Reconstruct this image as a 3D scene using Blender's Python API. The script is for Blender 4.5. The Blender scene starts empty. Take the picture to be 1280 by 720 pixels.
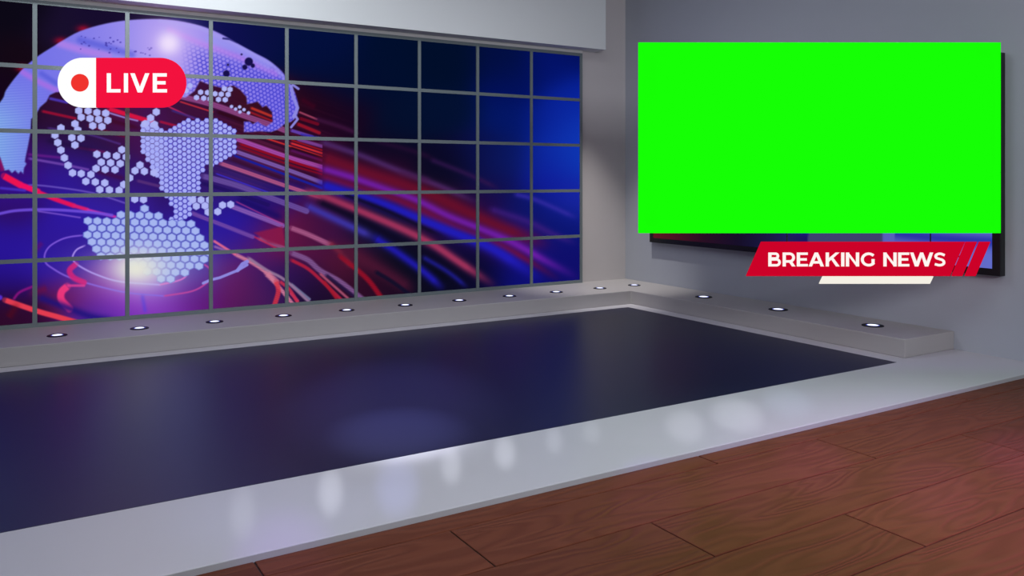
import bpy, bmesh, math, random
import numpy as np
from mathutils import Vector, Matrix

# ------------------------------------------------------------------ camera
S = 1.5                      # metres per layout unit (eye height above the stage top = 1 unit)
DZ = 0.0164                  # thickness of the stage base above the wooden floor
YAW = math.radians(31.61)
CS, SN = math.cos(YAW), math.sin(YAW)
F_PX, CX, HY = 1039.0, 640.0, 223.0

def V(x, y, z):
    return Vector((x*S, y*S, (z+DZ)*S))

scene = bpy.context.scene
COL = scene.collection
cam_data = bpy.data.cameras.new('camera')
cam = bpy.data.objects.new('camera', cam_data)
COL.objects.link(cam)
cam.location = V(0, 0, 1)
cam.rotation_euler = (math.radians(90), 0, -YAW)
cam_data.sensor_width = 36
cam_data.lens = F_PX/1280*36
cam_data.shift_y = -(360-HY)/1280
cam_data.clip_end = 100
scene.camera = cam

# ------------------------------------------------------------------ world, exposure
world = bpy.data.worlds.new('world'); scene.world = world
world.use_nodes = True
world.node_tree.nodes['Background'].inputs[0].default_value = (0.6, 0.65, 0.75, 1)
world.node_tree.nodes['Background'].inputs[1].default_value = 0.05
scene.view_settings.view_transform = 'Standard'
scene.view_settings.look = 'None'
scene.view_settings.exposure = 0
scene.view_settings.gamma = 1
scene.view_settings.use_curve_mapping = False

# ------------------------------------------------------------------ soffit and corner lamps, with unseen lights added for fill and sheen
def area(name, loc, size, energy, color, target=None, spread=180):
    l = bpy.data.lights.new(name, 'AREA'); l.shape = 'RECTANGLE'
    l.size, l.size_y = size[0]*S, size[1]*S
    l.energy = energy; l.color = color; l.spread = math.radians(spread)
    o = bpy.data.objects.new(name, l); COL.objects.link(o); o.location = V(*loc)
    if target is not None:
        o.rotation_euler = (V(*target)-V(*loc)).to_track_quat('-Z', 'Y').to_euler()
    return o
def spot(name, loc, target, energy, color, angle, blend=1.0, radius=0.06):
    l = bpy.data.lights.new(name, 'SPOT'); l.energy = energy; l.color = color
    l.spot_size = math.radians(angle); l.spot_blend = blend; l.shadow_soft_size = radius
    o = bpy.data.objects.new(name, l); COL.objects.link(o); o.location = V(*loc)
    o.rotation_euler = (V(*target)-V(*loc)).to_track_quat('-Z', 'Y').to_euler()
    return o
def oval_fill(name, loc, target, energy, color, angle, narrow, blend=1.0, radius=0.02):
    """added light squeezed by its scale: a narrow oval pool, long along the line from the cameras"""
    o = spot(name, loc, target, energy, color, angle, blend, radius)
    z = (V(*loc)-V(*target)).normalized()
    y = Vector((target[0], target[1], 0)); y = (y-z*y.dot(z)).normalized(); x = y.cross(z)
    o.rotation_euler = Matrix((x, y, z)).transposed().to_euler(); o.scale = (narrow, 1, 1)
    return o
area('front_fill', (1.2, 1.4, 2.70), (2.6, 1.6), 75, (0.86, 0.90, 1.0))  # unseen fill added for the room's general light
area('back_fill', (2.0, 4.2, 2.70), (3.0, 0.8), 60, (0.92, 0.95, 1.0))  # second unseen fill, added over the back of the stage
area('wall_fill', (1.2, -1.8, 2.1), (2.4, 0.8), 130, (0.95, 0.95, 1.0), (3.6, 5.0, 1.5), 120)  # unseen light added behind the camera to brighten the walls
spot('soffit_spot', (0.75, 4.3, 2.60), (0.95, 5.63, 2.40), 150, (0.92, 0.98, 1.0), 120, 1.0, 0.1)
spot('corner_spot', (3.9, 4.9, 2.65), (4.3, 5.55, 0.1), 430, (1.0, 0.95, 0.89), 42)
oval_fill('inlay_sheen_fill', (1.40, 3.6, 2.65), (1.34, 3.03, 0), 850, (0.86, 0.87, 1.0), 17, .8)  # added light standing in for the sheen on the navy inlay
oval_fill('inlay_sheen_fill', (1.40, 3.8, 2.65), (1.52, 3.50, 0), 600, (0.80, 0.82, 1.0), 42, .55)  # wider added light for the fading part of that sheen
spot('magenta_fill', (2.8, 0.0, 2.65), (2.95, 1.30, 0), 700, (0.78, 0.46, 1.0), 50)  # unseen light added to offset green spill on the boards
spot('lavender_fill', (0.9, 1.6, 2.65), (0.75, 2.50, 0), 70, (0.45, 0.50, 1.0), 16)  # unseen light added for the lavender tint on the white strip
oval_fill('lavender_fill', (1.2, 1.6, 2.65), (1.10, 2.50, 0), 200, (0.40, 0.45, 1.0), 13, .28)  # narrow added light for the same lavender tint
for k, (lx, ly, e, ang, nw) in enumerate(((0.62, 2.55, 110, 10, .2), (0.90, 2.57, 260, 10, .2), (1.34, 2.58, 230, 9, .2), (1.57, 2.60, 260, 9, .22), (1.80, 2.62, 130, 8, .2), (1.98, 2.62, 100, 7, .25), (2.36, 2.50, 150, 12, .32), (2.66, 2.50, 190, 13, .4), (3.00, 2.52, 110, 13, .4))):
    oval_fill('streak_fill', (lx+.15, 1.5, 2.65), (lx, ly, 0), e, (0.93, 0.98, 1.0) if k != 8 else (.6, .8, 1), ang, nw)  # added lights imitating reflected streaks on the white strip
for k, (lx, ly, e) in enumerate(((0.62, 2.12, 300), (1.75, 1.98, 500), (2.10, 1.95, 500), (2.45, 1.95, 700), (2.62, 1.60, 500), (3.2, 1.62, 700))):
    oval_fill('violet_sheen_fill', (lx, 1.0, 2.65), (lx, ly, 0), e*.55, (0.42, 0.10, 1.0), 17, .4)  # added lights imitating violet reflections on the boards

# ------------------------------------------------------------------ helpers
def link(name, me, mat=None, parent=None, kind=None, label=None, cat=None, group=None):
    o = bpy.data.objects.new(name, me); COL.objects.link(o)
    if mat is not None and me is not None: me.materials.append(mat)
    if parent is not None: o.parent = parent
    tag(o, label, cat, group, kind)
    return o
def tag(o, label=None, cat=None, group=None, kind=None):
    if label: o['label'] = label
    if cat: o['category'] = cat
    if group: o['group'] = group
    if kind: o['kind'] = kind
    return o
def empty(name, loc, label, cat, group=None, rot=(0, 0, 0)):
    o = bpy.data.objects.new(name, None); COL.objects.link(o)
    o.location = loc; o.rotation_euler = rot; o.empty_display_size = 0.1
    return tag(o, label, cat, group)

class MB:
    def __init__(self): self.v = []; self.f = []
    def add(self, vs, fs):
        n = len(self.v); self.v += [tuple(p) for p in vs]; self.f += [tuple(i+n for i in f) for f in fs]; return self
    def box(self, a, b):
        x0, y0, z0 = a; x1, y1, z1 = b
        vs = [(x0,y0,z0),(x1,y0,z0),(x1,y1,z0),(x0,y1,z0),(x0,y0,z1),(x1,y0,z1),(x1,y1,z1),(x0,y1,z1)]
        return self.add(vs, [(0,3,2,1),(4,5,6,7),(0,1,5,4),(1,2,6,5),(2,3,7,6),(3,0,4,7)])
    def ubox(self, a, b):            # box given in layout units
        return self.box(V(*a), V(*b))
    def prism(self, poly, d0, d1):   # polygon in local x,z pushed along local y from d0 to d1 (front = d0)
        n = len(poly)
        A = sum(poly[i][0]*poly[(i+1)%n][1]-poly[(i+1)%n][0]*poly[i][1] for i in range(n))
        if A < 0: poly = poly[::-1]
        vs = [(x, d0, z) for x, z in poly]+[(x, d1, z) for x, z in poly]
        fs = [tuple(range(n)), tuple(range(2*n-1, n-1, -1))]
        fs += [(i, i+n, (i+1)%n+n, (i+1)%n) for i in range(n)]
        return self.add(vs, fs)
    def tube(self, p, q, r, n=12):
        p, q = Vector(p), Vector(q); d = (q-p).normalized()
        u = d.orthogonal().normalized(); w = d.cross(u)
        ring = [(u*math.cos(2*math.pi*i/n)+w*math.sin(2*math.pi*i/n))*r for i in range(n)]
        vs = [p+k for k in ring]+[q+k for k in ring]
        fs = [(i, (i+1)%n, (i+1)%n+n, i+n) for i in range(n)]+[tuple(range(n-1, -1, -1)), tuple(range(n, 2*n))]
        return self.add(vs, fs)
    def lathe(self, prof, n=40):     # (r, z) profile around local z
        vs = []; fs = []
        for r, z in prof:
            for i in range(n):
                a = 2*math.pi*i/n; vs.append((r*math.cos(a), r*math.sin(a), z))
        for k in range(len(prof)-1):
            for i in range(n):
                j = (i+1)%n; fs.append((k*n+i, k*n+j, (k+1)*n+j, (k+1)*n+i))
        return self.add(vs, fs)
    def mesh(self, name, smooth=False):
        me = bpy.data.meshes.new(name); me.from_pydata(self.v, [], self.f)
        bm = bmesh.new(); bm.from_mesh(me); bmesh.ops.recalc_face_normals(bm, faces=bm.faces); bm.to_mesh(me); bm.free()
        if smooth:
            for p in me.polygons: p.use_smooth = True
        me.update(); return me
def bevel(o, w, seg=2):
    m = o.modifiers.new('bevel', 'BEVEL'); m.width = w; m.segments = seg; m.limit_method = 'ANGLE'
    return o

def lin(c):
    c = c/255.0
    return c/12.92 if c <= 0.04045 else ((c+0.055)/1.055)**2.4
def rgb(r, g, b): return (lin(r), lin(g), lin(b), 1)

# ------------------------------------------------------------------ materials
def mat(name, color, rough=0.5, metal=0.0, spec=0.5, bump=0.0, bscale=40, cvar=0.0, vscale=3.0, coat=0.0, crough=0.1):
    m = bpy.data.materials.new(name); m.use_nodes = True
    nt = m.node_tree; b = nt.nodes['Principled BSDF']
    b.inputs['Base Color'].default_value = color
    b.inputs['Roughness'].default_value = rough
    b.inputs['Metallic'].default_value = metal
    b.inputs['Specular IOR Level'].default_value = spec
    b.inputs['Coat Weight'].default_value = coat
    b.inputs['Coat Roughness'].default_value = crough
    tc = nt.nodes.new('ShaderNodeTexCoord')
    if cvar:
        n = nt.nodes.new('ShaderNodeTexNoise'); n.inputs['Scale'].default_value = vscale; n.inputs['Detail'].default_value = 4
        nt.links.new(tc.outputs['Object'], n.inputs['Vector'])
        mx = nt.nodes.new('ShaderNodeMix'); mx.data_type = 'RGBA'
        mx.inputs[6].default_value = tuple(c*(1-cvar) for c in color[:3])+(1,)
        mx.inputs[7].default_value = tuple(min(1, c*(1+cvar)) for c in color[:3])+(1,)
        nt.links.new(n.outputs['Fac'], mx.inputs[0]); nt.links.new(mx.outputs[2], b.inputs['Base Color'])
    if bump:
        n = nt.nodes.new('ShaderNodeTexNoise'); n.inputs['Scale'].default_value = bscale; n.inputs['Detail'].default_value = 3
        nt.links.new(tc.outputs['Object'], n.inputs['Vector'])
        bp = nt.nodes.new('ShaderNodeBump'); bp.inputs['Strength'].default_value = bump; bp.inputs['Distance'].default_value = 0.01
        nt.links.new(n.outputs['Fac'], bp.inputs['Height']); nt.links.new(bp.outputs[0], b.inputs['Normal'])
    return m
def emat(name, color, strength=1.0, rough=0.4, spec=0.0):
    m = bpy.data.materials.new(name); m.use_nodes = True
    b = m.node_tree.nodes['Principled BSDF']
    b.inputs['Base Color'].default_value = (0.0, 0.0, 0.0, 1)
    b.inputs['Roughness'].default_value = rough
    b.inputs['Specular IOR Level'].default_value = spec
    b.inputs['Emission Color'].default_value = color
    b.inputs['Emission Strength'].default_value = strength
    return m
def screen_mat(name, strength=1.0):
    m = emat(name, (0, 0, 0, 1), strength, 0.35, 0.0)
    a = m.node_tree.nodes.new('ShaderNodeVertexColor'); a.layer_name = 'picture'
    m.node_tree.links.new(a.outputs['Color'], m.node_tree.nodes['Principled BSDF'].inputs['Emission Color'])
    return m

M_WALL = mat('wall_paint', rgb(170, 175, 186), 0.75, bump=0.03, bscale=60, cvar=0.02)
M_BACK = mat('back_wall_paint', rgb(190, 186, 188), 0.7, bump=0.03, bscale=60, cvar=0.02)
M_SOFFIT = mat('soffit_paint', rgb(215, 220, 222), 0.7, bump=0.02, bscale=60)
M_TRIM = mat('pale_trim', rgb(205, 205, 205), 0.5)
M_CEIL = mat('ceiling_paint', rgb(200, 200, 205), 0.9)
M_STAGE = mat('white_gloss_laminate', rgb(196, 194, 202), 0.36, spec=0.3, cvar=0.015)
M_STAGE_EDGE = mat('grey_stage_edge', rgb(170, 172, 178), 0.5)
M_RUG = mat('navy_gloss_floor', rgb(20, 23, 58), 0.36, spec=0.38)
M_LEDGE = mat('ledge_laminate', rgb(170, 167, 168), 0.5, spec=0.4, cvar=0.02)
M_GRID = mat('grid_metal', rgb(112, 124, 128), 0.5, metal=0.2)
M_BLACK = mat('black_plastic', rgb(14, 16, 18), 0.35)
M_DARK = mat('dark_metal', rgb(16, 16, 30), 0.5, spec=0.2)
M_SCREEN = screen_mat('video_screen')
M_TVSCREEN = screen_mat('tv_screen')
M_LENS = emat('lamp_lens', rgb(225, 230, 255), 1.6)
M_LENSGLOW = emat('lamp_lens_rim', rgb(110, 120, 225), 0.9)
M_GREEN = emat('chroma_green', rgb(21, 255, 5), 1.0)
M_BANNER = emat('banner_red', rgb(204, 2, 40), 1.0)
M_IVORY = emat('banner_ivory', rgb(245, 240, 228), 1.0)
M_LETTER = emat('letter_white', rgb(255, 246, 242), 1.0)
M_LIVERED = emat('live_red', rgb(243, 18, 62), 1.0)
M_WHITE = emat('sign_white', rgb(255, 255, 255), 1.0)
M_DOT = emat('live_dot', rgb(240, 52, 46), 1.0)

# ------------------------------------------------------------------ room shell (layout units)
XW, YB, XL, YR, ZC = 4.76, 5.80, -3.2, -2.6, 2.80
FRONT = 2.24
def ubox_obj(name, a, b, m, kind='structure', bw=0):
    o = link(name, MB().ubox(a, b).mesh(name), m, kind=kind)
    if bw: bevel(o, bw)
    return o
ubox_obj('wall_back', (XL-.1, YB, -DZ), (XW+.1, YB+.1, ZC), M_BACK)
ubox_obj('wall_right', (XW, YR-.1, -DZ), (XW+.1, YB, ZC), M_WALL)
ubox_obj('wall_left', (XL-.1, YR-.1, -DZ), (XL, YB, ZC), M_WALL)
ubox_obj('wall_rear', (XL, YR-.1, -DZ), (XW, YR, ZC), M_WALL)
ubox_obj('ceiling', (XL-.1, YR-.1, ZC), (XW+.1, YB+.1, ZC+.1), M_CEIL)

# wooden floor: real boards with grooves, one mesh
def wood_mat():
    m = bpy.data.materials.new('wood_boards'); m.use_nodes = True
    nt = m.node_tree; N = nt.nodes; L = nt.links; b = N['Principled BSDF']
    tc = N.new('ShaderNodeTexCoord'); at = N.new('ShaderNodeAttribute'); at.attribute_name = 'board'
    add = N.new('ShaderNodeVectorMath'); add.operation = 'ADD'
    L.new(tc.outputs['Object'], add.inputs[0]); L.new(at.outputs['Vector'], add.inputs[1])
    mp = N.new('ShaderNodeMapping'); mp.inputs['Scale'].default_value = (0.55, 3.2, 1)
    L.new(add.outputs[0], mp.inputs['Vector'])
    n1 = N.new('ShaderNodeTexNoise'); n1.inputs['Scale'].default_value = 1.6; n1.inputs['Detail'].default_value = 1.5
    n1.inputs['Distortion'].default_value = 0.5
    L.new(mp.outputs[0], n1.inputs['Vector'])
    # contour lines of the noise = cathedral grain
    mul = N.new('ShaderNodeMath'); mul.operation = 'MULTIPLY'; mul.inputs[1].default_value = 70
    L.new(n1.outputs['Fac'], mul.inputs[0])
    sn = N.new('ShaderNodeMath'); sn.operation = 'SINE'; L.new(mul.outputs[0], sn.inputs[0])
    fine = N.new('ShaderNodeTexNoise'); fine.inputs['Scale'].default_value = 30; fine.inputs['Detail'].default_value = 4
    mp2 = N.new('ShaderNodeMapping'); mp2.inputs['Scale'].default_value = (0.12, 2.0, 1)
    L.new(add.outputs[0], mp2.inputs['Vector']); L.new(mp2.outputs[0], fine.inputs['Vector'])
    h = N.new('ShaderNodeMath'); h.operation = 'MULTIPLY_ADD'; h.inputs[1].default_value = 0.5; h.inputs[2].default_value = 0.5
    L.new(sn.outputs[0], h.inputs[0])
    mixh = N.new('ShaderNodeMath'); mixh.operation = 'MULTIPLY_ADD'; mixh.inputs[1].default_value = 0.5
    L.new(fine.outputs['Fac'], mixh.inputs[0]); L.new(h.outputs[0], mixh.inputs[2])
    cr = N.new('ShaderNodeValToRGB')
    cr.color_ramp.elements[0].position = 0.1; cr.color_ramp.elements[0].color = rgb(94, 51, 38)
    cr.color_ramp.elements[1].position = 1.0; cr.color_ramp.elements[1].color = rgb(104, 58, 43)
    L.new(mixh.outputs[0], cr.inputs[0])
    # per-board tint
    mx = N.new('ShaderNodeMix'); mx.data_type = 'RGBA'; mx.blend_type = 'MULTIPLY'; mx.inputs[0].default_value = 1
    sep = N.new('ShaderNodeSeparateXYZ'); L.new(at.outputs['Vector'], sep.inputs[0])
    mr = N.new('ShaderNodeMapRange'); mr.inputs[1].default_value = 0; mr.inputs[2].default_value = 30
    mr.inputs[3].default_value = 0.85; mr.inputs[4].default_value = 1.12
    L.new(sep.outputs[0], mr.inputs[0])
    cb = N.new('ShaderNodeCombineColor'); [L.new(mr.outputs[0], cb.inputs[i]) for i in range(3)]
    L.new(cr.outputs[0], mx.inputs[6]); L.new(cb.outputs[0], mx.inputs[7]); L.new(mx.outputs[2], b.inputs['Base Color'])
    b.inputs['Roughness'].default_value = 0.40; b.inputs['Specular IOR Level'].default_value = 0.035
    bp = N.new('ShaderNodeBump'); bp.inputs['Strength'].default_value = 0.6; bp.inputs['Distance'].default_value = 0.004
    L.new(mixh.outputs[0], bp.inputs['Height']); L.new(bp.outputs[0], b.inputs['Normal'])
    return m
def build_floor():
    rnd = random.Random(4)
    vs, fs, att = [], [], []
    W_, L_, g = 0.261, 1.605, 0.0024
    def quad(x0, y0, x1, y1, z, a, bev=0.0022):
        x0 = max(x0, XL); x1 = min(x1, XW); y0 = max(y0, YR)
        if x1-x0 < .02 or y1-y0 < .01: return
        n = len(vs)
        for (xa, ya, xb, yb, zz) in ((x0+g, y0+g, x1-g, y1-g, z-.004), (x0+g, y0+g, x1-g, y1-g, z-.0012), (x0+g+bev, y0+g+bev, x1-g-bev, y1-g-bev, z)):
            for p in ((xa, ya), (xb, ya), (xb, yb), (xa, yb)):
                vs.append(V(p[0], p[1], zz)); att.append(a)
        for k in (0, 4):
            for i in range(4):
                j = (i+1) % 4; fs.append((n+k+i, n+k+j, n+k+4+j, n+k+4+i))
        fs.append((n+8, n+9, n+10, n+11))
    r = 0
    ytop = 2.401
    while ytop - r*W_ > YR:
        y1 = ytop-r*W_; y0 = y1-W_
        off = 0.573+(r % 3)*0.532
        x = off-5*L_
        while x < XW:
            quad(x, y0, x+L_, min(y1, FRONT+.0), -DZ, (rnd.random()*30, rnd.random()*30, rnd.random()*9)); x += L_
        r += 1
    n = len(vs)   # dark bed under the grooves
    vs.extend([V(XL, YR, -DZ-.004), V(XW, YR, -DZ-.004), V(XW, FRONT, -DZ-.004), V(XL, FRONT, -DZ-.004)])
    att.extend([(0, 0, 0)]*4); fs.append((n, n+1, n+2, n+3))
    me = bpy.data.meshes.new('floor'); me.from_pydata([tuple(v) for v in vs], [], fs)
    a = me.attributes.new('board', 'FLOAT_VECTOR', 'POINT'); a.data.foreach_set('vector', np.array(att, dtype=np.float32).ravel())
    o = link('floor', me, wood_mat(), kind='structure')
    me.materials.append(mat('groove', rgb(40, 20, 14), 0.8)); me.polygons[-1].material_index = 1
build_floor()

# stage base (white), its grey edge, the navy inlay and the ledge
o = ubox_obj('stage_base', (XL, FRONT+.004, -DZ-.004), (XW, YB, 0), M_STAGE); bevel(o, 0.002)
ubox_obj('stage_edge_strip', (XL, FRONT, -DZ-.004), (XW, FRONT+.004, -0.0012), M_STAGE_EDGE)
ubox_obj('stage_inlay', (XL, 2.752, -.001), (4.147, 5.022, .0012), M_RUG)
LZ = 0.105
def ledge():
    pts = [(XL, 5.145), (4.281, 5.145), (4.281, 2.790), (XW, 2.790), (XW, YB), (XL, YB)]
    n = len(pts); vs = [V(x, y, 0) for x, y in pts]+[V(x, y, LZ) for x, y in pts]
    me = MB().add(vs, [tuple(range(n-1, -1, -1)), tuple(range(n, 2*n))]+[(i, (i+1) % n, (i+1) % n+n, i+n) for i in range(n)]).mesh('ledge')
    bevel(link('ledge', me, M_LEDGE, kind='structure'), 0.006)
ledge()
# soffit above the video wall and the trim under it
ubox_obj('soffit', (XL, 5.63, 2.099), (4.408, YB, ZC), M_SOFFIT, bw=0.004)
ubox_obj('trim_1', (XL, YB-.03, 2.074), (4.262, YB, 2.099), M_TRIM)

# ------------------------------------------------------------------ the picture on the video wall
def seg_dist(px, py, a, b):
    ax, ay = a; bx, by = b; dx, dy = bx-ax, by-ay
    t = np.clip(((px-ax)*dx+(py-ay)*dy)/(dx*dx+dy*dy+1e-9), 0, 1)
    return np.hypot(px-ax-t*dx, py-ay-t*dy)
def smooth(pts, k=5, closed=False):
    if len(pts) < 3: return pts
    P = [np.array(p, float) for p in pts]; out = []
    for i in range(len(P)-1):
        a, b = P[i], P[i+1]; z = P[i-1] if i else 2*a-b; w = P[i+2] if i+2 < len(P) else 2*b-a
        for j in range(k):
            t = j/k; out.append(tuple(.5*(2*a+(b-z)*t+(2*z-5*a+4*b-w)*t*t+(3*a-z-3*b+w)*t**3)))
    return out+[tuple(P[-1])]
def line_field(px, py, pts):
    """distance to a polyline and position along it, 0 to 1"""
    d = np.full(px.shape, 1e9); s = np.zeros(px.shape); ln = [math.dist(pts[i], pts[i+1]) for i in range(len(pts)-1)]
    T = sum(ln); acc = 0
    for i in range(len(pts)-1):
        (ax, ay), (bx, by) = pts[i], pts[i+1]; dx, dy = bx-ax, by-ay
        t = ((px-ax)*dx+(py-ay)*dy)/(dx*dx+dy*dy+1e-9); tc = np.clip(t, 0, 1)
        di = np.hypot(px-ax-tc*dx, py-ay-tc*dy); m = di < d
        d = np.where(m, di, d); s = np.where(m, (acc+tc*ln[i])/T, s); acc += ln[i]
    return d, s
def inside(px, py, poly):
    c = np.zeros(px.shape, bool); n = len(poly); j = n-1
    for i in range(n):
        xi, yi = poly[i]; xj, yj = poly[j]
        if yi != yj:
            c ^= ((yi > py) != (yj > py)) & (px < (xj-xi)*(py-yi)/(yj-yi)+xi)
        j = i
    return c
def poly_alpha(px, py, poly, soft=0.8):
    x0 = min(p[0] for p in poly)-4; x1 = max(p[0] for p in poly)+4
    y0 = min(p[1] for p in poly)-4; y1 = max(p[1] for p in poly)+4
    out = np.zeros(px.shape); m = (px > x0) & (px < x1) & (py > y0) & (py < y1)
    if not m.any(): return out
    qx, qy = px[m], py[m]
    d = np.full(qx.shape, 1e9)
    for i in range(len(poly)):
        d = np.minimum(d, seg_dist(qx, qy, poly[i-1], poly[i]))
    s = np.where(inside(qx, qy, poly), d, -d)
    out[m] = np.clip(s/soft*0.5+0.5, 0, 1); return out

BASE = [(20,20,12,8,22),(20,70,20,8,20),(80,40,25,15,45),(130,22,22,12,45),(-40,60,14,8,25),(5,110,20,5,25),(10,140,20,5,30),
(290,45,15,15,80),(330,40,8,15,65),(390,60,3,15,60),(420,90,2,14,55),(480,90,1,14,45),(500,150,3,15,45),(560,80,1,14,42),(560,140,3,16,48),
(630,80,2,14,65),(640,110,2,16,90),(635,150,3,22,100),(690,85,3,18,105),(720,120,8,35,155),(690,150,8,30,145),(720,160,15,55,180),
(720,200,15,60,185),(690,200,12,35,155),(630,200,10,25,100),(600,190,10,15,70),(560,200,10,8,35),(480,190,12,8,32),(430,150,25,5,30),
(400,130,35,5,25),(385,180,50,8,40),(470,220,60,10,45),(560,230,8,10,32),(610,230,15,15,75),(690,230,15,25,150),(720,250,25,40,165),
(650,260,10,20,100),(700,280,10,20,110),(600,260,40,8,60),(550,260,80,15,45),(400,290,50,15,65),(380,300,90,20,60),(470,290,15,15,50),
(430,330,80,20,50),(500,330,10,12,30),(460,350,40,10,35),(540,345,10,10,30),(600,340,10,8,40),(650,340,12,15,120),(700,330,15,15,110),
(640,300,50,15,110),(570,300,20,10,60),(20,200,60,10,100),(20,240,50,15,150),(20,260,45,15,90),(20,300,40,20,150),(20,340,40,20,150),
(20,360,30,10,100),(20,385,50,10,30),(35,397,40,10,50),(80,140,50,15,50),(80,170,35,15,50),(80,190,50,20,110),(80,215,45,25,150),
(80,280,45,25,165),(80,300,45,20,140),(80,340,45,25,160),(120,170,40,20,70),(130,250,50,30,160),(140,225,50,20,100),(80,370,120,20,60),
(120,360,130,50,150),(150,370,150,60,190),(190,360,170,130,225),(190,385,125,45,180),(220,370,110,40,160),(250,340,60,45,160),
(250,370,90,20,110),(290,350,100,25,90),(310,370,95,25,85),(330,380,55,25,85),(340,350,50,25,100),(370,350,40,15,70),(390,370,25,12,40),
(250,240,45,20,100),(260,270,45,25,150),(300,280,35,25,170),(330,260,30,15,110),(300,300,50,25,140),(330,310,90,25,90),(350,290,120,20,60),
(300,230,50,30,110),(250,140,55,15,50),(240,150,60,15,60),(330,130,60,15,35),(350,150,40,10,30),(230,170,80,25,60),(330,190,75,20,55),
(-40,300,40,20,150),(-90,200,30,10,90),(-120,380,30,8,40),(-120,80,10,8,25),(150,150,80,15,60),(190,160,60,20,90),(110,390,60,30,150),
(140,398,100,40,170),(60,330,45,25,160),(700,348,14,12,100),(725,345,15,15,105),(440,110,4,12,45),(730,60,3,16,90)]
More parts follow.
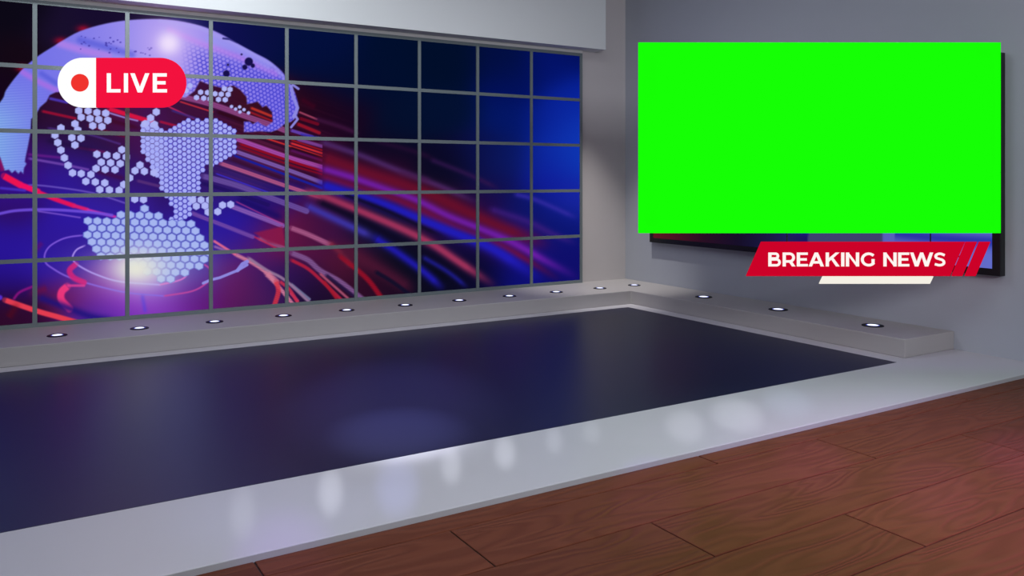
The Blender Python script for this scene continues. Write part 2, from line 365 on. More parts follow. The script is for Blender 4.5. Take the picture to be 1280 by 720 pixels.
# strokes: (points, width, colour, softness, opacity)
ST = [
 ([(220,119),(267,131),(312,147),(341,157),(356,163)],7,(150,75,140),.9,.9),([(225,127),(266,140)],1.8,(190,45,60),.7,.9),
 ([(208,132),(242,148)],1.8,(200,40,90),.7,.9),([(215,138),(250,150)],3,(60,40,120),.9,.8),([(200,152),(230,160)],3,(170,20,60),.9,.8),
 ([(314,135),(339,145)],3,(190,50,40),.8,.9),([(312,140),(340,151)],2.5,(150,25,40),.8,.9),([(272,140),(300,150),(340,165)],4,(45,8,25),.9,.8),
 ([(294,173),(356,195),(403,209)],5.5,(165,75,170),.8,1),([(300,180),(356,199),(403,214)],3,(140,12,35),.7,1),([(300,184),(356,204),(403,218)],2.2,(120,10,35),.7,1),
 ([(294,189),(356,211),(402,228)],5,(122,90,172),.8,1),([(292,194),(340,212),(402,235)],2.8,(25,30,150),.8,1),([(290,199),(350,222)],4.5,(55,15,50),.9,.9),
 ([(275,204),(310,216),(356,232),(400,246)],5,(175,85,130),.9,1),([(364,179),(404,192)],2.2,(210,45,50),.7,1),([(330,172),(364,183),(404,196)],1.8,(200,45,45),.7,1),
 ([(364,188),(404,201)],3,(85,20,85),.8,.9),([(372,174),(403,183)],4,(125,65,150),.8,.9),([(364,175),(403,188)],2.2,(150,20,30),.7,.9),([(364,184),(404,197)],1.5,(20,5,20),.7,.8),
 ([(374,140),(396,149)],2.2,(150,60,90),.8,1),([(396,149),(425,158),(450,168)],5,(60,20,60),2,.8),([(375,148),(397,155)],4,(110,10,35),.8,.9),([(372,155),(399,166)],4,(150,20,40),.9,.9),
 ([(364,163),(390,171)],4,(100,65,180),.9,.9),([(378,125),(395,135)],6,(60,5,30),2,.7),([(376,168),(400,172)],2,(40,40,160),.8,.8),
 ([(403,178),(450,194),(500,214),(555,235),(600,255)],7,(75,42,105),2.5,.85),([(500,216),(540,226)],6,(60,25,70),2.5,.6),([(615,262),(660,277),(690,292),(722,305)],7,(60,30,125),3,.7),
 ([(540,200),(590,220),(625,237)],5,(50,22,75),2.5,.7),([(645,243),(670,250),(722,273)],5,(50,42,160),2.5,.8),([(470,176),(520,190),(545,200)],5,(40,14,50),3,.6),
 ([(405,198),(460,217),(530,240),(590,268),(640,290),(690,308)],17,(104,15,42),5,.95),
 ([(403,211),(440,222),(480,236),(520,250),(560,270),(600,286),(640,303),(680,325),(722,347)],9,(112,30,168),3,.95),
 ([(403,221),(440,233),(500,252),(560,280),(610,300),(650,320),(700,350)],8,(115,15,50),3,.9),
 ([(403,231),(425,238),(470,252),(520,272),(570,292),(610,308),(650,332),(680,352)],13,(32,27,178),3.5,1.1),
 ([(430,243),(480,262),(530,285),(560,298)],5,(15,10,35),2.5,.9),
 ([(385,240),(410,248),(450,264),(500,285),(540,305),(570,325),(600,345),(620,358)],9,(152,48,88),3,1.1),
 ([(400,253),(450,275),(490,296),(540,322),(590,357)],8,(14,9,34),3.5,.9),([(520,330),(560,352)],14,(7,8,24),4,.7),
 ([(385,258),(430,279),(470,298)],9,(60,52,165),2.5,.95),([(470,298),(500,318),(530,340),(556,363)],9,(32,26,175),2.5,.95),([(530,322),(560,340),(585,360)],5,(30,28,140),2,.85),
 ([(364,285),(385,293),(413,306)],6,(165,88,132),1.6,1),([(413,304),(428,318),(441,335)],7,(120,35,60),2,.9),([(425,320),(445,336),(462,352),(478,374)],6,(155,15,38),1.8,.95),
 ([(430,312),(480,340),(520,366)],16,(78,22,50),5,.8),([(470,340),(490,352),(512,368)],5,(14,14,40),1.6,.95),
 ([(364,316),(385,325),(400,338),(425,352),(452,373)],6.5,(128,88,145),1.5,.95),([(364,325),(385,336),(403,352),(428,376)],4,(170,30,60),1.2,.95),([(405,352),(420,372)],4,(160,25,45),1.3,.9),
 ([(400,342),(435,373)],3,(172,82,110),1.2,.9),([(408,344),(442,370)],4,(35,20,60),1.3,.9),([(364,355),(387,374)],3,(110,112,150),1,.95),([(363,366),(372,376)],3.5,(190,60,110),1,.95),
 ([(294,318),(316,329),(334,342),(348,358),(366,380)],4.5,(208,122,150),1.2,1),([(310,322),(334,338),(356,350),(387,378)],3.5,(145,115,150),1.2,.95),([(334,342),(345,352)],8,(208,122,150),1.5,.9),
 ([(345,352),(348,364),(343,382)],6,(208,50,70),1.3,.95),([(350,352),(362,362),(373,380)],4,(190,45,75),1.2,.9),
 ([(270,217),(337,241)],1.6,(60,45,200),.7,.9),([(253,220),(297,232),(340,248),(383,264)],7,(105,78,158),.8,.95),([(252,229),(290,240),(335,256)],5,(30,15,90),1.2,.8),
 ([(300,250),(356,274)],8,(25,12,95),2,.8),([(290,258),(353,282)],6,(137,92,178),.8,.95),([(239,266),(267,277),(316,296)],5,(118,75,165),1,.9),([(324,298),(356,310)],5,(150,85,130),1,.9),
 ([(318,296),(345,310)],2,(190,40,80),1,.8),([(267,301),(294,318)],3,(222,100,140),.9,.95),([(268,308),(284,314)],3,(150,100,170),.9,.8),([(295,252),(353,280)],1.5,(180,60,140),.8,.7),
 ([(5,220),(25,231)],8,(235,20,80),1.3,1),([(25,231),(47,239)],7,(238,15,95),1.3,1),([(47,240),(69,249),(92,257)],5.5,(225,20,90),1.3,1),([(92,257),(109,262)],4.5,(215,30,110),1.3,1),([(109,262),(144,271)],3,(195,50,170),1.2,1),
 ([(-30,274),(0,267),(23,263),(62,262),(109,265),(140,269)],3.5,(112,78,218),1.2,.9),([(47,264),(75,268),(100,272)],1.8,(130,90,210),1,.8),([(36,231),(62,233),(115,241),(160,255)],2,(112,88,195),1,.8),
 ([(0,235),(31,238)],3,(75,55,200),1.5,.8),([(0,200),(4,215)],6,(160,20,90),3,.7),([(42,316),(53,302)],5,(90,15,110),3,.7),
 ([(105,294),(88,296),(75,300),(62,308),(56,318),(57,328),(65,335),(85,346),(120,357),(160,366),(205,370)],2,(128,88,218),.9,.9),([(205,370),(240,364),(258,354),(264,345),(262,336),(256,331)],2,(190,60,150),.9,.9),
 ([(106,307),(96,312),(91,320),(92,326),(100,333),(120,343),(150,352),(200,356)],2,(170,138,238),.9,.95),([(200,356),(225,350),(234,343),(235,336)],2,(215,90,190),.9,.95),
 ([(95,330),(87,338),(92,347),(105,353)],7,(210,20,110),1.5,.9),([(84,358),(77,365),(77,375),(87,386)],9,(242,52,122),1.6,.95),([(84,357),(105,357)],3,(220,50,140),1.2,.9),
 ([(-30,362),(0,372)],6,(90,50,220),1.5,.9),([(6,375),(47,389),(72,396),(100,404)],6.5,(226,60,80),1.2,1),([(17,374),(25,365),(44,357)],3,(150,20,130),1.5,.8),([(50,372),(85,385),(115,396),(150,402)],8,(28,18,120),3,.85),
 ([(40,366),(60,360)],8,(110,15,60),3,.6),([(20,383),(10,398)],8,(90,10,25),3,.5),([(178,370),(182,392)],4,(80,60,215),2,.6),
 ([(53,139),(94,148)],3.2,(155,15,50),1.2,.9),([(62,123),(84,128)],3.2,(75,55,185),1.2,.9),([(100,140),(136,150),(180,162)],5,(60,10,35),2,.7),([(136,136),(172,147),(190,152)],5.5,(218,20,65),1.2,.95),([(136,141),(156,147),(172,151)],1.8,(160,140,225),.9,.9),
 ([(36,198),(81,206),(110,212)],3,(112,70,172),1.2,.85),([(36,193),(75,197)],3,(110,30,140),1.5,.7),([(110,157),(160,172)],3,(110,10,40),1.5,.6),([(172,226),(200,233)],3.5,(90,50,120),1.2,.8),([(122,214),(158,224)],6,(62,15,70),2,.8),
 ([(60,160),(110,168),(150,180)],2,(90,60,160),1.5,.6),([(90,183),(130,190)],3,(120,20,90),1.5,.6),([(60,176),(120,188)],5,(30,15,60),2,.6),
]
CAP = [(-60,300),(-75,220),(-40,170),(0,128),(8,112),(25,90),(45,72),(70,56),(100,39),(140,28),(180,24),(215,25),(250,32),(275,42),(296,54),(318,66),(335,75),(350,87),(358,97),(366,110),(370,120),(373,133),(371,145),(364,152),
 (356,155),(347,162),(339,165),(325,164),(314,165),(305,165),(305,152),(312,152),(316,155),(322,152),(328,156),(333,158),(341,152),(340,140),(333,132),(328,134),(322,127),(315,129),(309,130),(308,121),(300,112),(292,107),(278,110),(262,106),
 (250,101),(243,114),(232,122),(200,118),(120,112),(70,115),(62,119),(58,127),(50,134),(45,143),(39,149),(38,166),(35,182),(32,196),(31,202),(33,205),(30,210),(29,217),(26,214),(23,217),(19,213),(15,216),(11,212),(6,213),(0,196),(-12,215),(-20,260)]
CAP = smooth(CAP[:25])+CAP[25:]
AF = [(172,163),(178,151),(192,152),(200,159),(209,162),(216,158),(228,153),(247,146),(253,149),(261,147),(272,149),(284,157),(298,164),(294,171),(297,182),(297,190),(289,199),(275,204),(262,207),(253,213),(251,225),(250,238),(250,246),(240,249),(238,260),(237,273),(225,280),(212,277),(216,262),(212,249),(202,238),(198,225),(190,213),(190,204),(181,199),(184,191),(172,190),(178,176)]
SO = [(102,281),(106,272),(119,272),(140,274),(145,267),(156,269),(164,261),(180,260),(192,262),(205,265),(212,274),(225,280),(237,276),(247,286),(257,298),(264,308),(262,324),(252,334),(244,339),(231,344),(219,350),(206,354),(195,348),(175,335),(150,325),(116,318),(108,308),(105,295),(108,289)]
H3 = [(630,220),(705,222),(775,235),(845,240),(650,272),(720,282),(790,290),(862,297),(600,325),(742,340),(815,347),(622,375),(487,358),(440,415),(462,475),(487,535),(515,597),(545,657),(575,435),(648,440),(600,495),(775,568),(855,575),(932,582),(975,532),(1010,590),(810,632),(885,637),(962,643),(768,682),(842,690),(920,692),(1120,655),(1080,700),(1155,705),(1250,230),(1205,278),(1160,325),(1235,330)]
H5 = [(580,52),(650,58),(727,65),(687,120),(762,125),(838,132),(798,185),(875,188),(953,192),(990,145),(1037,92),(1232,50),(1078,262),(1148,265)]
H6 = [(328,268),(290,318),(360,315),(385,365),(462,362),(500,310),(565,305),(395,268),(262,268)]
H4 = [(325,72),(380,75),(292,115),(350,120),(400,125),(468,130),(522,132),(440,85),(490,88),(545,90),(240,20),(210,60),(515,45),(560,50)]
HS = [(572,187),(605,207),(637,190),(640,230),(672,212),(708,238)]
HEX = [(x/6.4, 104+y/6.4, 5.4) for x, y in H3]+[(x/6.4, 208+y/6.4, 5.4) for x, y in H5]+[(200+x/6.4, 208+y/6.4, 5.3) for x, y in H6] \
    +[(200+x/6.4, 104+y/6.4, 4.2) for x, y in H4]+[(200+x/6.4, 104+y/6.4, 3.0) for x, y in HS]

def hexlat(px, py, ox, oy, p, ry, ang=0.0, centre=False):
    """0 at tile centre to 1 at the tile edge; p = pitch across, ry = squash of the rows"""
    ca, sa = math.cos(ang), math.sin(ang)
    x = ((px-ox)*ca+(py-oy)*sa)/p; y = (-(px-ox)*sa+(py-oy)*ca)/(p*ry)
    r3 = math.sqrt(3)
    def d(x, y):
        x = x-np.round(x); y = y-np.round(y/r3)*r3
        x = np.abs(x); y = np.abs(y)
        return x, y
    x1, y1 = d(x, y); x2, y2 = d(x+.5, y+r3/2)
    h = lambda a, b: np.maximum(a, a*.5+b*r3/2)*2
    h1, h2 = h(x1, y1), h(x2, y2)
    if not centre: return np.minimum(h1, h2)
    f = h1 <= h2
    ccx = np.where(f, np.round(x), np.round(x+.5)-.5); ccy = np.where(f, np.round(y/r3)*r3, np.round((y+r3/2)/r3)*r3-r3/2)
    ux, uy = ccx*p, ccy*p*ry
    return np.minimum(h1, h2), ox+ux*ca-uy*sa, oy+ux*sa+uy*ca

def picture(px, py):
    px = px.astype(np.float64); py = py.astype(np.float64)
    c = np.zeros(px.shape+(3,)); w = np.zeros(px.shape)
    for (x, y, r, g, b) in BASE:
        d2 = (px-x)**2+((py-y)*1.35)**2
        k = np.exp(-d2/(2*24**2))+1.0/(1+(d2/900)**2)*1e-2
        w += k; c += k[..., None]*np.array((r, g, b))
    c /= w[..., None]
    def over(a, col):
        nonlocal c
        a = a[..., None]; c = c*(1-a)+np.asarray(col)*a
    # fine grain of parallel light trails in the upper middle
    s = py-px*0.345
    trail = np.sin(s*1.1)*.5+np.sin(s*.47+1.3)*.5+np.sin(s*2.3+.4)*.3
    reg = np.clip(1-np.abs(px-330)/120, 0, 1)*np.clip(1-np.abs(py-185)/70, 0, 1)
    over(np.clip(trail, 0, 1)*reg*.35, (150, 50, 95)); over(np.clip(-trail, 0, 1)*reg*.5, (25, 5, 30))
    for pts, wd, col, soft, op in ST:
        xs = [p[0] for p in pts]; ys = [p[1] for p in pts]; R = wd+soft*2+2
        m = (px > min(xs)-R) & (px < max(xs)+R) & (py > min(ys)-R) & (py < max(ys)+R)
        if not m.any(): continue
        d, u = line_field(px[m], py[m], smooth(pts))
        if soft >= 2:           # motion-blurred trails: gaussian across, fading at both ends, gently streaked along
            sg = wd*.42+soft*.35; t = np.exp(-(d/sg)**2*.8)
            t = t*np.clip(u/.04+.6, 0, 1)*np.clip((1-u)/.18+.05, 0, 1)
            a = np.zeros(px.shape); a[m] = np.clip(t*op*.95, 0, 1)
        else:
            if wd > 2: t = np.clip((wd/2+soft-d)/(2*soft), 0, 1)
            else: t = np.clip((wd/2+soft-d)/(2*soft), 0, 1)
            a = np.zeros(px.shape); a[m] = t*t*(3-2*t)*op*np.clip(u/.05+.5, 0, 1)
            if wd >= 4.5 and min(xs) > 215: a *= .88+.12*np.sin(s*2.4+1)      # thin lines inside the broad trails
            if 395 <= max(xs) <= 405 and max(ys) < 250: a *= px < 403          # the glitch edge where the sharp trails stop
        over(a, col)
    over(poly_alpha(px, py, [(318,291),(353,283),(357,308),(335,303)], 1.5)*.8, (140, 25, 70))
    # red tick marks at the globe's rim
    for x, y in ((76, 51), (104, 36), (28, 85)): over(np.exp(-((px-x)**2/60+(py-y)**2/20))*.9, (150, 12, 45))
    # globe: cap
    a = poly_alpha(px, py, CAP, 1.0)
    u = np.clip(px/370, 0, 1); v = np.clip((py-25)/180, 0, 1)
    lowleft = np.clip(1-px/60, 0, 1)*np.clip((py-90)/60, 0, 1)
    col = np.stack([112+45*np.exp(-((px-215)/110)**2)+10*u-4*v+lowleft*15, 112+38*np.exp(-((px-215)/110)**2)-5*u+lowleft*48, 230+8*np.exp(-((px-215)/110)**2)+0*u], -1)
    rib = np.sin(py*1.9+px*.12)*np.clip((py-85)/40, 0, 1)*np.clip(1-px/75, 0, 1)
    col = col+rib[..., None]*np.array((12, 11, 5))
    # small tiles on its right half
    p_ = 5.4
    hx = hexlat(px+ (px-300)**2*.0012, py, 240, 90, p_, .95, .42)
    tile = np.clip((0.80-hx)/.25, 0, 1)
    z = np.clip((px-225)/25, 0, 1)*np.clip((py-46-(px-230)*.28)/22, 0, 1)
    dark = np.stack([70+0*px, 66+0*px, 205+0*px], -1)
    col = col*(1-(z*(1-tile)*.85)[..., None])+dark*(z*(1-tile)*.85)[..., None]
    col = np.clip(col, 0, 255)
    c = c*(1-a[..., None])+col*a[..., None]
    def capstroke(pts, wd, cl, soft, op):
        d = np.full(px.shape, 1e9)
        for i in range(len(pts)-1): d = np.minimum(d, seg_dist(px, py, pts[i], pts[i+1]))
        t = np.clip((wd/2+soft-d)/(2*soft), 0, 1); over(t*t*(3-2*t)*op*a, cl)
    capstroke([(74,54),(100,62),(135,70)], 9, (178,128,232), 4, .8)
    capstroke([(100,50),(130,58),(165,68)], 8, (88,92,215), 4, .7)
    capstroke([(28,90),(50,103),(75,115)], 7, (168,110,228), 3, .8)
    capstroke([(52,92),(70,104)], 6, (85,90,215), 3, .7)
    capstroke([(212,38),(250,54),(300,72),(345,92)], 7, (190,128,235), 4, .55)
    capstroke([(262,48),(300,62),(335,82)], 9, (152,150,240), 4, .6)
    capstroke([(200,26),(250,35),(290,53),(340,80),(362,105)], 4, (165,160,238), 3, .6)
    for x, y, r in ((283,92,4.5),(311,77,5.5),(306,84,3.5),(285,81,1.8),(316,82,3),(302,68,1.5)):
        over(np.clip((r-np.hypot(px-x, py-y))/1.5+.3, 0, 1), (22, 15, 75))
    capstroke([(279,48),(287,49),(296,53)], 2.2, (25, 22, 100), 1, .9)
    rnd = random.Random(7)
    for i in range(34):
        x = 98+rnd.random()*60; y = 44+rnd.random()*20+(x-98)*.05; r = .6+rnd.random()*.8
        if i > 24: x = 168+rnd.random()*22; y = 58+rnd.random()*14
        over(np.clip((r+.6-np.hypot(px-x, (py-y)*1.2)), 0, 1)*.75, (65, 55, 165))
    # continents of tiles
    for poly, ox, oy, pt, ry, ang, lo, hi in ((AF, 213, 170, 6.6, .98, .52, (78, 70, 200), (166, 172, 246)), (SO, 110, 276, 11.7, .86, .03, (98, 108, 205), (164, 180, 240))):
        bx0, bx1 = min(p[0] for p in poly)-14, max(p[0] for p in poly)+14
        if not ((px > bx0) & (px < bx1)).any(): continue
        hx, hcx, hcy = hexlat(px, py, ox, oy, pt, ry, ang, True); t = np.clip((0.90-hx)/.22, 0, 1)
        a2 = inside(hcx, hcy, poly)*np.clip((1.02-hx)/.12, 0, 1)
        if pt < 8:
            m2 = np.clip((212-px)/14, 0, 1)[..., None]      # the left side of the middle continent is crowded and pale
            t = t*(1-m2[..., 0])+m2[..., 0]*(.75+.25*t)
        cc = np.array(lo)*(1-t[..., None])+np.array(hi)*t[..., None]
        c = c*(1-a2[..., None])+cc*a2[..., None]
    for x, y, r in HEX:
        dx = np.abs(px-x); dy = np.abs(py-y)
        h = np.maximum(dx, dx*.5+dy*.9)
        over(np.clip((r-.9-h)/1.0+.5, 0, 1), (172, 178, 244)); 
        over(np.clip((r*.55-np.hypot(px-x, py-y))/r, 0, 1)*.5, (190, 195, 250))
    for pts, wd in (([(254,354),(263,350),(275,347),(297,338),(309,331)], 3.4), ([(297,338),(303,330),(309,327)], 4.5), ([(368,143),(372,149),(364,159)], 3), ([(366,106),(373,111)], 3), ([(364,108),(366,120),(372,135),(367,146)], 4)):
        d = np.full(px.shape, 1e9)
        for i in range(len(pts)-1): d = np.minimum(d, seg_dist(px, py, pts[i], pts[i+1]))
        over(np.clip((wd/2+.5-d), 0, 1)*.95, (140, 136, 225))
    # glows
    r1 = np.hypot(px-211, py-54); over(np.exp(-(r1/14)**2.4)*1.0, (248, 248, 255)); over(np.exp(-(r1/36)**2)*.45, (225, 190, 248))
    over(np.exp(-((px-178)/68)**2-((py-333)/30)**2)*.55, (190, 200, 232)); over(np.exp(-((px-170)/30)**2-((py-336)/20)**2)*1.0, (228, 228, 216))
    c = np.clip(c, 0, 255)/255
    return np.where(c <= .04045, c/12.92, ((c+.055)/1.055)**2.4)

def colour_grid(name, us, vs, pos, colf, m, parent):
    """us x vs grid: pos(u,v) -> coordinates arrays, colf(u,v) -> linear rgb; one mesh with a 'picture' colour layer"""
    U, W = np.meshgrid(us, vs); n, k = W.shape
    P = pos(U, W).reshape(-1, 3).astype(np.float32); Cc = colf(U, W).reshape(-1, 3)
    idx = np.arange(n*k).reshape(n, k)
    q = np.stack([idx[:-1, :-1], idx[:-1, 1:], idx[1:, 1:], idx[1:, :-1]], -1).reshape(-1)
    me = bpy.data.meshes.new(name)
    me.vertices.add(n*k); me.vertices.foreach_set('co', P.ravel())
    me.loops.add(len(q)); me.loops.foreach_set('vertex_index', q.astype(np.int32))
    me.polygons.add(len(q)//4); me.polygons.foreach_set('loop_start', np.arange(0, len(q), 4, dtype=np.int32))
    me.update(calc_edges=True)
    a = me.color_attributes.new('picture', 'FLOAT_COLOR', 'POINT')
    a.data.foreach_set('color', np.concatenate([Cc, np.ones((len(Cc), 1))], 1).astype(np.float32).ravel())
    return link(name, me, m, parent)

YV = 5.765                     # front plane of the screens
VZ0, VZ1, NR = 0.118, 2.060, 5
VX1, PW = 4.240, 0.508
NCOL = 12
def to_px(X, Z):
    dep = SN*X+CS*YV
    return CX+F_PX*(CS*X-SN*YV)/dep, HY-F_PX*(Z-1)/dep
vw = empty('video_wall', V(1.2, 5.78, LZ), 'wide video wall of gridded screens glowing with a blue hexagon globe and red light trails', 'video wall')
def local(parent, P): return P-np.array(parent.location)
# column lines measured along the wall, right to left
for ci in range(NCOL):
    x1 = VX1-ci*PW; x0 = x1-PW
    for ri in range(NR):
        ph = (VZ1-VZ0)/NR; z0 = VZ0+ri*ph; z1 = z0+ph
        if x1 < 0.05: nx, nz = 30, 26
        elif x0 < 1.75: nx, nz = 120, 96
        else: nx, nz = 72, 64
        f = lambda U, W: local(vw, np.stack([U*S, np.full(U.shape, YV*S), (W+DZ)*S], -1))
        g = lambda U, W: picture(*to_px(U, W))
        colour_grid('screen_panel', np.linspace(x0+.004, x1-.004, nx), np.linspace(z0+.004, z1-.004, nz), f, g, M_SCREEN, vw)
mb = MB(); BW = 0.0125
vo = Vector(vw.location)
xl = VX1-NCOL*PW
def vbox(mb, a, b):
    A, B = V(*a)-vo, V(*b)-vo; mb.box(A, B)
for i in range(NCOL+1):
    x = VX1-i*PW; vbox(mb, (x-BW, YV-.010, VZ0-.012), (x+BW, YV+.012, VZ1+.012))
for i in range(NR+1):
    z = VZ0+i*(VZ1-VZ0)/NR; vbox(mb, (xl-BW, YV-.0095, z-BW), (VX1+BW, YV+.012, z+BW))
link('grid_frame', mb.mesh('grid_frame'), M_GRID, vw)
mb = MB(); vbox(mb, (xl-BW, YV+.004, LZ), (VX1+BW, YB, VZ1+.012))
link('backing_cabinet', mb.mesh('backing_cabinet'), M_BLACK, vw)

# ------------------------------------------------------------------ television on the right wall
tv = empty('wall_television', V(XW, 3.95, 1.08), 'very wide black framed flat television on the right wall behind the green screen', 'television')
to = Vector(tv.location)
TX, TY0, TY1, TZ0, TZ1 = 4.707, 2.50, 5.413, 0.458, 1.698
mb = MB()
bz = 0.043
def tbox(a, b): mb.box(V(*a)-to, V(*b)-to)
tbox((TX+.006, TY0, TZ0), (XW-.0005, TY1, TZ1))
o = link('housing', mb.mesh('housing'), M_BLACK, tv)
mb = MB()
tbox((TX, TY0, TZ0), (TX+.010, TY0+bz, TZ1)); tbox((TX, TY1-bz, TZ0), (TX+.010, TY1, TZ1))
tbox((TX, TY0+bz, TZ0), (TX+.010, TY1-bz, TZ0+bz*.9)); tbox((TX, TY0+bz, TZ1-bz*.9), (TX+.010, TY1-bz, TZ1))
link('bezel', mb.mesh('bezel'), M_BLACK, tv)
def tvpic(U, W):
    a = (TY1-U)/(TY1-TY0); b = (W-TZ0)/(TZ1-TZ0)       # a: 0 at the far (left) end
    c = np.zeros(U.shape+(3,))
    xs = [0, .10, .22, .34, .45, .50, .555, .56, .75, .755, .90, 1]
    R = [95, 75, 40, 22, 25, 30, 25, 62, 62, 88, 92, 100]; G = [25, 20, 15, 14, 26, 30, 22, 66, 66, 96, 100, 110]; B = [34, 35, 35, 40, 70, 90, 95, 112, 108, 185, 190, 205]
    for i, ch in enumerate((R, G, B)): c[..., i] = np.interp(a, xs, ch)
    band = np.exp(-((b-.20-.05*np.sin(a*5))/.03)**2)*(a > .78); c = c*(1-band[..., None]*.8)+np.array((30, 40, 160))*band[..., None]*.8
    band = np.exp(-((b-.20+a*.12)/.016)**2)*(a > .3)*(a < .56); c = c*(1-band[..., None]*.7)+np.array((30, 30, 130))*band[..., None]*.7
    band = np.exp(-((b-.09-.35*a)/.012)**2)*(a > .1)*(a < .2); c = c*(1-band[..., None]*.5)+np.array((150, 100, 110))*band[..., None]*.5
    c = c/255
    return np.where(c <= .04045, c/12.92, ((c+.055)/1.055)**2.4)
colour_grid('screen', np.linspace(TY1-bz*.9, TY0+bz*.9, 240), np.linspace(TZ0+bz*.8, TZ1-bz*.8, 90),
            lambda U, W: local(tv, np.stack([np.full(U.shape, (TX+.004)*S), U*S, (W+DZ)*S], -1)), tvpic, M_TVSCREEN, tv)

# ------------------------------------------------------------------ uplights in the ledge
UPL = [(72,420),(176,411),(269,403),(355,395),(434,388),(507,381.5),(574,376),(637,370.5),(695,366),(750,360.5),(792,357),(879,371.5),(974,387),(1092,407)]
where = ['leftmost one in the picture', 'second from the left edge', 'third from the left edge', 'fourth from the left edge', 'fifth from the left edge', 'sixth from the left edge',
 'seventh from the left edge', 'fourth before the room corner', 'third before the room corner', 'second before the room corner']
RX = 4.515
first = None
for i, (u, v) in enumerate(UPL):
    if i < 10:
        x, y = 0.275+i*0.431, 5.385
        lab = 'round recessed uplight on the ledge under the video wall, ' + where[i]
    else:
        x, y = RX, (5.385, 4.58, 3.875, 3.153)[i-10]
        lab = ['round recessed uplight in the inner corner of the ledge, where the two walls meet',
               'round recessed uplight on the right ledge below the left end of the green screen',
               'round recessed uplight on the right ledge below the left tip of the red banner',
               'round recessed uplight nearest the cut end of the ledge, below the ivory bar'][i-10]
    if first is None:
        first = empty('floor_uplight', V(x, y, LZ), lab, 'floor light', 'recessed uplights along the ledge')
        R = 0.064*S; first.scale = (.82, .82, 1)
        link('trim_ring', MB().lathe([(R, -.001), (R, .0035), (R*.96, .006), (R*.64, .007), (R*.60, .004), (R*.58, -.001)]).mesh('trim_ring', True), M_DARK, first)
        link('lens_rim', MB().lathe([(R*.61, .002), (R*.60, .0055), (R*.50, .0064)]).mesh('lens_rim', True), M_LENSGLOW, first)
        link('lens', MB().lathe([(R*.52, .0058), (R*.40, .0085), (R*.2, .0098), (0.0005, .010)]).mesh('lens', True), M_LENS, first)
    else:
        c = first.copy(); COL.objects.link(c); c.location = V(x, y, LZ); c['label'] = lab
        if i > 10: c.scale = (1, 1, 1)          # the right ledge has the wider rings
        for ch in list(first.children):
            d = ch.copy(); COL.objects.link(d); d.parent = c

# ------------------------------------------------------------------ lettering
def thick(pts, w):
    """polyline -> list of quads (mitred)"""
    P = [Vector(p) for p in pts]; n = len(P); L_, R_ = [], []
    for i in range(n):
        d0 = (P[i]-P[i-1]).normalized() if i else (P[1]-P[0]).normalized()
        d1 = (P[i+1]-P[i]).normalized() if i < n-1 else d0
        t = (d0+d1).normalized(); nn = Vector((-t.y, t.x)); k = w/2/max(.35, nn.dot(Vector((-d0.y, d0.x))))
        L_.append(P[i]+nn*k); R_.append(P[i]-nn*k)
    return [[tuple(L_[i]), tuple(L_[i+1]), tuple(R_[i+1]), tuple(R_[i])] for i in range(n-1)]
def arc(cx, cy, rx, ry, a0, a1, n=14):
    return [(cx+rx*math.cos(math.radians(a0+(a1-a0)*i/n)), cy+ry*math.sin(math.radians(a0+(a1-a0)*i/n))) for i in range(n+1)]
def rect(x0, y0, x1, y1): return [(x0, y0), (x1, y0), (x1, y1), (x0, y1)]
s_ = 148; hs = 122
G_ = {}
G_['L'] = (500, [rect(0,0,s_,700), rect(0,0,500,hs)])
G_['I'] = (s_, [rect(0,0,s_,700)])
G_['E'] = (520, [rect(0,0,s_,700), rect(0,0,520,hs), rect(0,292,468,292+hs), rect(0,700-hs,512,700)])
G_['V'] = (700, [[(0,700),(160,700),(430,0),(275,0)], [(700,700),(548,700),(275,0),(430,0)]])
G_['A'] = (720, [[(0,0),(152,0),(438,700),(285,700)], [(720,0),(566,0),(285,700),(438,700)], rect(140,145,585,145+hs)])
G_['N'] = (620, [rect(0,0,s_,700), rect(472,0,620,700), [(0,700),(125,700),(620,0),(495,0)]])
G_['K'] = (650, [rect(0,0,s_,700), [(100,190),(100,375),(470,700),(640,700)], [(225,395),(320,480),(655,0),(482,0)]])
G_['W'] = (1080, [[(0,700),(152,700),(382,0),(226,0)], [(226,0),(382,0),(610,700),(475,700)], [(475,700),(610,700),(850,0),(695,0)], [(695,0),(850,0),(1080,700),(930,700)]])
G_['B'] = (600, [rect(0,0,s_,700)]+thick([(60,641),(330,641)]+arc(345,522,105,119,90,-90,12)[0:]+[(60,403)], 118)
           + thick([(60,352),(360,352)]+arc(385,206,140,146,90,-90,14)+[(60,60)], 120))
G_['R'] = (590, [rect(0,0,s_,700)]+thick([(60,638),(300,638)]+arc(325,445,187,193,90,-90,16)+[(60,252)], 124)+[[(270,250),(425,270),(600,0),(440,0)]])
G_['G'] = (668, thick(arc(375,350,300,288,42,325,26), 128)+[rect(512,130,650,370)])
G_['S'] = (540, thick([(505,562)]+arc(280,512,190,126,50,180,10)+arc(285,492,195,110,180,258,6)+arc(275,200,200,158,82,0,8)[0:]+arc(270,190,205,128,0,-128,12)+[(50,112)], 122))
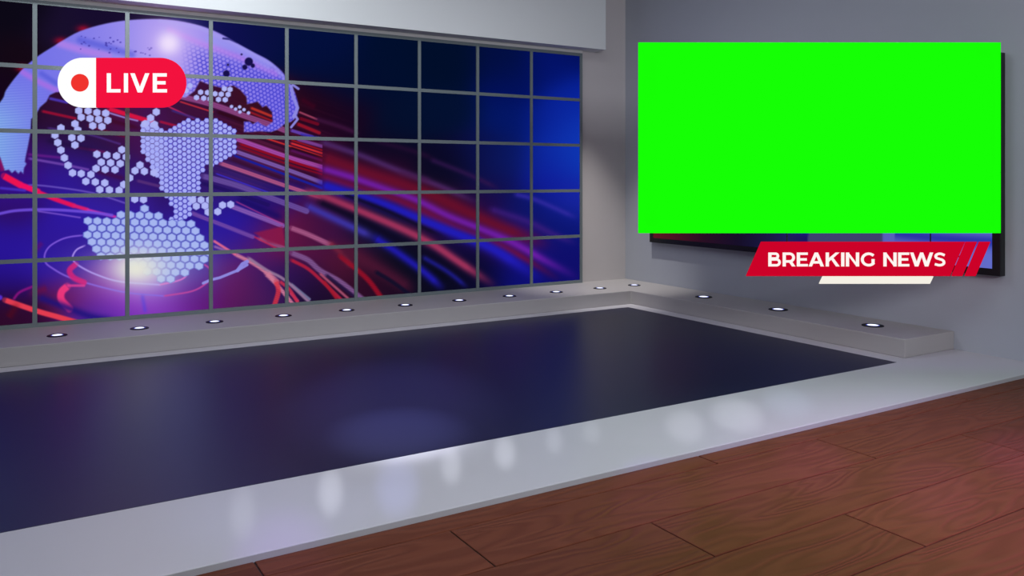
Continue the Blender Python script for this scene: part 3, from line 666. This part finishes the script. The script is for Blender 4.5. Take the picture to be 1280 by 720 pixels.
def text_parts(word, x0, z_base, cap_px, x1, unit, track, parent, m, d0, d1, space=250):
    """letters between x0 and x1 (in pixels of the sign's own scale), one part per letter"""
    tot = 0
    for k, ch in enumerate(word):
        tot += space if ch == ' ' else G_[ch][0]
        if k < len(word)-1 and ch != ' ' and word[k+1] != ' ': tot += KERN.get(ch+word[k+1], track)
    sx = (x1-x0)/tot; x = x0
    for k, ch in enumerate(word):
        if ch == ' ': x += space*sx; continue
        w, polys = G_[ch]; b = MB()
        for j, p in enumerate(polys):
            b.prism([((x+q[0]*sx)*unit, (z_base+q[1]/700*cap_px)*unit) for q in p], d0, d1)
        link('letter', b.mesh('letter'), m, parent)
        x += w*sx
        if k < len(word)-1 and word[k+1] != ' ': x += KERN.get(ch+word[k+1], track)*sx
KERN = {'AK': 85, 'EA': 35, 'LI': 130, 'IV': 85, 'VE': 130, 'EW': 40, 'WS': 35}

# ------------------------------------------------------------------ overlay graphics built as objects: green panel on a swing arm, banner, live badge
def overlay_root(name, depth, label, cat):
    base = Vector((SN*depth*S, CS*depth*S, (1+DZ)*S))
    return empty(name, base, label, cat, rot=(0, 0, -YAW)), depth*S/F_PX      # local x right, y away from the room, z up

GD = 4.46
gs, u = overlay_root('green_overlay', GD, 'large plain bright green overlay rectangle, built as a panel in front of the television', 'green screen')  # overlay rectangle given body as a panel facing the camera
def pp(x, y): return ((x-CX), (HY-y))
def R4(x0, y0, x1, y1, k): return [((x0-CX)*k, (HY-y1)*k), ((x1-CX)*k, (HY-y1)*k), ((x1-CX)*k, (HY-y0)*k), ((x0-CX)*k, (HY-y0)*k)]
link('screen', MB().prism(R4(798, 53, 1251, 291.5, u), 0, .012).mesh('screen'), M_GREEN, gs)
link('housing', MB().prism(R4(800, 55, 1249, 289.5, u), .012, .035).mesh('housing'), M_BLACK, gs)
# swing arm to the wall, above the television
bpy.context.view_layer.update()
inv = Matrix.LocRotScale(gs.location, gs.rotation_euler, None).inverted()
zz = V(0, 0, 1.735).z
A_ = inv @ Vector((XW*S, 3.35*S, zz)); Bp = inv @ Vector(((XW-.035)*S, 3.35*S, zz))
hub = Vector(((1000-CX)*u, .07, A_.z-.17))
mb = MB(); mb.tube(A_, Bp, .05, 20); mb.tube(Bp, hub, .022, 14); mb.tube(hub, (hub.x, .034, hub.z), .03, 14)
link('swing_arm', mb.mesh('swing_arm'), M_DARK, gs)
mb = MB(); mb.prism(R4(960, 70, 1040, 250, u), .035, .045)
link('mount_plate', mb.mesh('mount_plate'), M_DARK, gs)

bn, u = overlay_root('banner_overlay', GD-.008, 'slanted red overlay caption lettered BREAKING NEWS, built as a plate below the green screen', 'sign')  # overlay caption given body as a hung plate
def par(pts, k): return [((x-CX)*k, (HY-y)*k) for x, y in pts]
link('red_plate', MB().prism(par([(933,345.2),(952,302.3),(1206.5,302.3),(1187.5,345.2)], u), 0, .02).mesh('red_plate'), M_BANNER, bn)
for dx in (0, 16.6):
    link('slanted_bar', MB().prism(par([(1190.5+dx,345.2),(1208.5+dx,302.3),(1221.5+dx,302.3),(1203+dx,345.2)], u), 0, .02).mesh('slanted_bar'), M_BANNER, bn)
link('ivory_bar', MB().prism(par([(1024.5,354.8),(1029,345.6),(1167,345.6),(1162.5,354.8)], u), 0.0, .02).mesh('ivory_bar'), M_IVORY, bn)
mb = MB()
mb.box(((950-CX)*u, .021, (HY-322)*u), ((1215-CX)*u, .028, (HY-320)*u)); mb.box(((1060-CX)*u, .021, (HY-353)*u), ((1130-CX)*u, .028, (HY-320)*u))
for x in (985, 1165):
    mb.box(((x-CX)*u-.004, .021, (HY-322)*u), ((x-CX)*u+.004, .028, (HY-292)*u))
link('hanger', mb.mesh('hanger'), M_DARK, bn)
text_parts('BREAKING NEWS', 960.3-CX, HY-333.0, 17.4, 1181.5-CX, u, 75, bn, M_LETTER, -.004, .0, 400)

LD = 5.0
lv, u = overlay_root('live_overlay', LD, 'red and white pill shaped overlay badge reading LIVE, built as a plate before the video wall', 'sign')  # overlay badge given body as a plate on a bracket
x0, x1, y0, y1 = 72.0, 231.5, 72.2, 134.3; r = (y1-y0)/2; ym = (y0+y1)/2
def A2(cx, a0, a1, n=28): return [(cx+r*math.cos(math.radians(a0+(a1-a0)*i/n)), ym-r*math.sin(math.radians(a0+(a1-a0)*i/n))) for i in range(n+1)]
link('white_cap', MB().prism(par(A2(x0+r, 90, 270)+[(120, y1), (120, y0)], u), 0, .03).mesh('white_cap'), M_WHITE, lv)
link('red_plate', MB().prism(par([(120, y0), (120, y1)]+A2(x1-r, -90, 90), u), 0, .03).mesh('red_plate'), M_LIVERED, lv)
link('red_dot', MB().prism(par([(100+11.1*math.cos(2*math.pi*i/40), 103.5+11.1*math.sin(2*math.pi*i/40)) for i in range(40)], u), -.004, .0).mesh('red_dot'), M_DOT, lv)
text_parts('LIVE', 133.7-CX, HY-115.6, 24.0, 208.8-CX, u, 110, lv, M_WHITE, -.004, .0)
bpy.context.view_layer.update()
inv = Matrix.LocRotScale(lv.location, lv.rotation_euler, None).inverted()
W0 = lv.matrix_world @ Vector(((140-CX)*u, .03, (HY-103)*u))
mb = MB(); a_ = inv @ W0; 
fx = VX1-7*PW; fz = VZ0+4*(VZ1-VZ0)/NR
b_ = inv @ V(fx, YV-.010, fz)
mb.tube(a_, b_, .014, 12); mb.tube(b_, inv @ V(fx, YV-.016, fz), .018, 16)
mb.box(tuple(a_-Vector((.10, 0, .05))), tuple(a_+Vector((.10, .012, .05))))
link('wall_bracket', mb.mesh('wall_bracket'), M_DARK, lv)
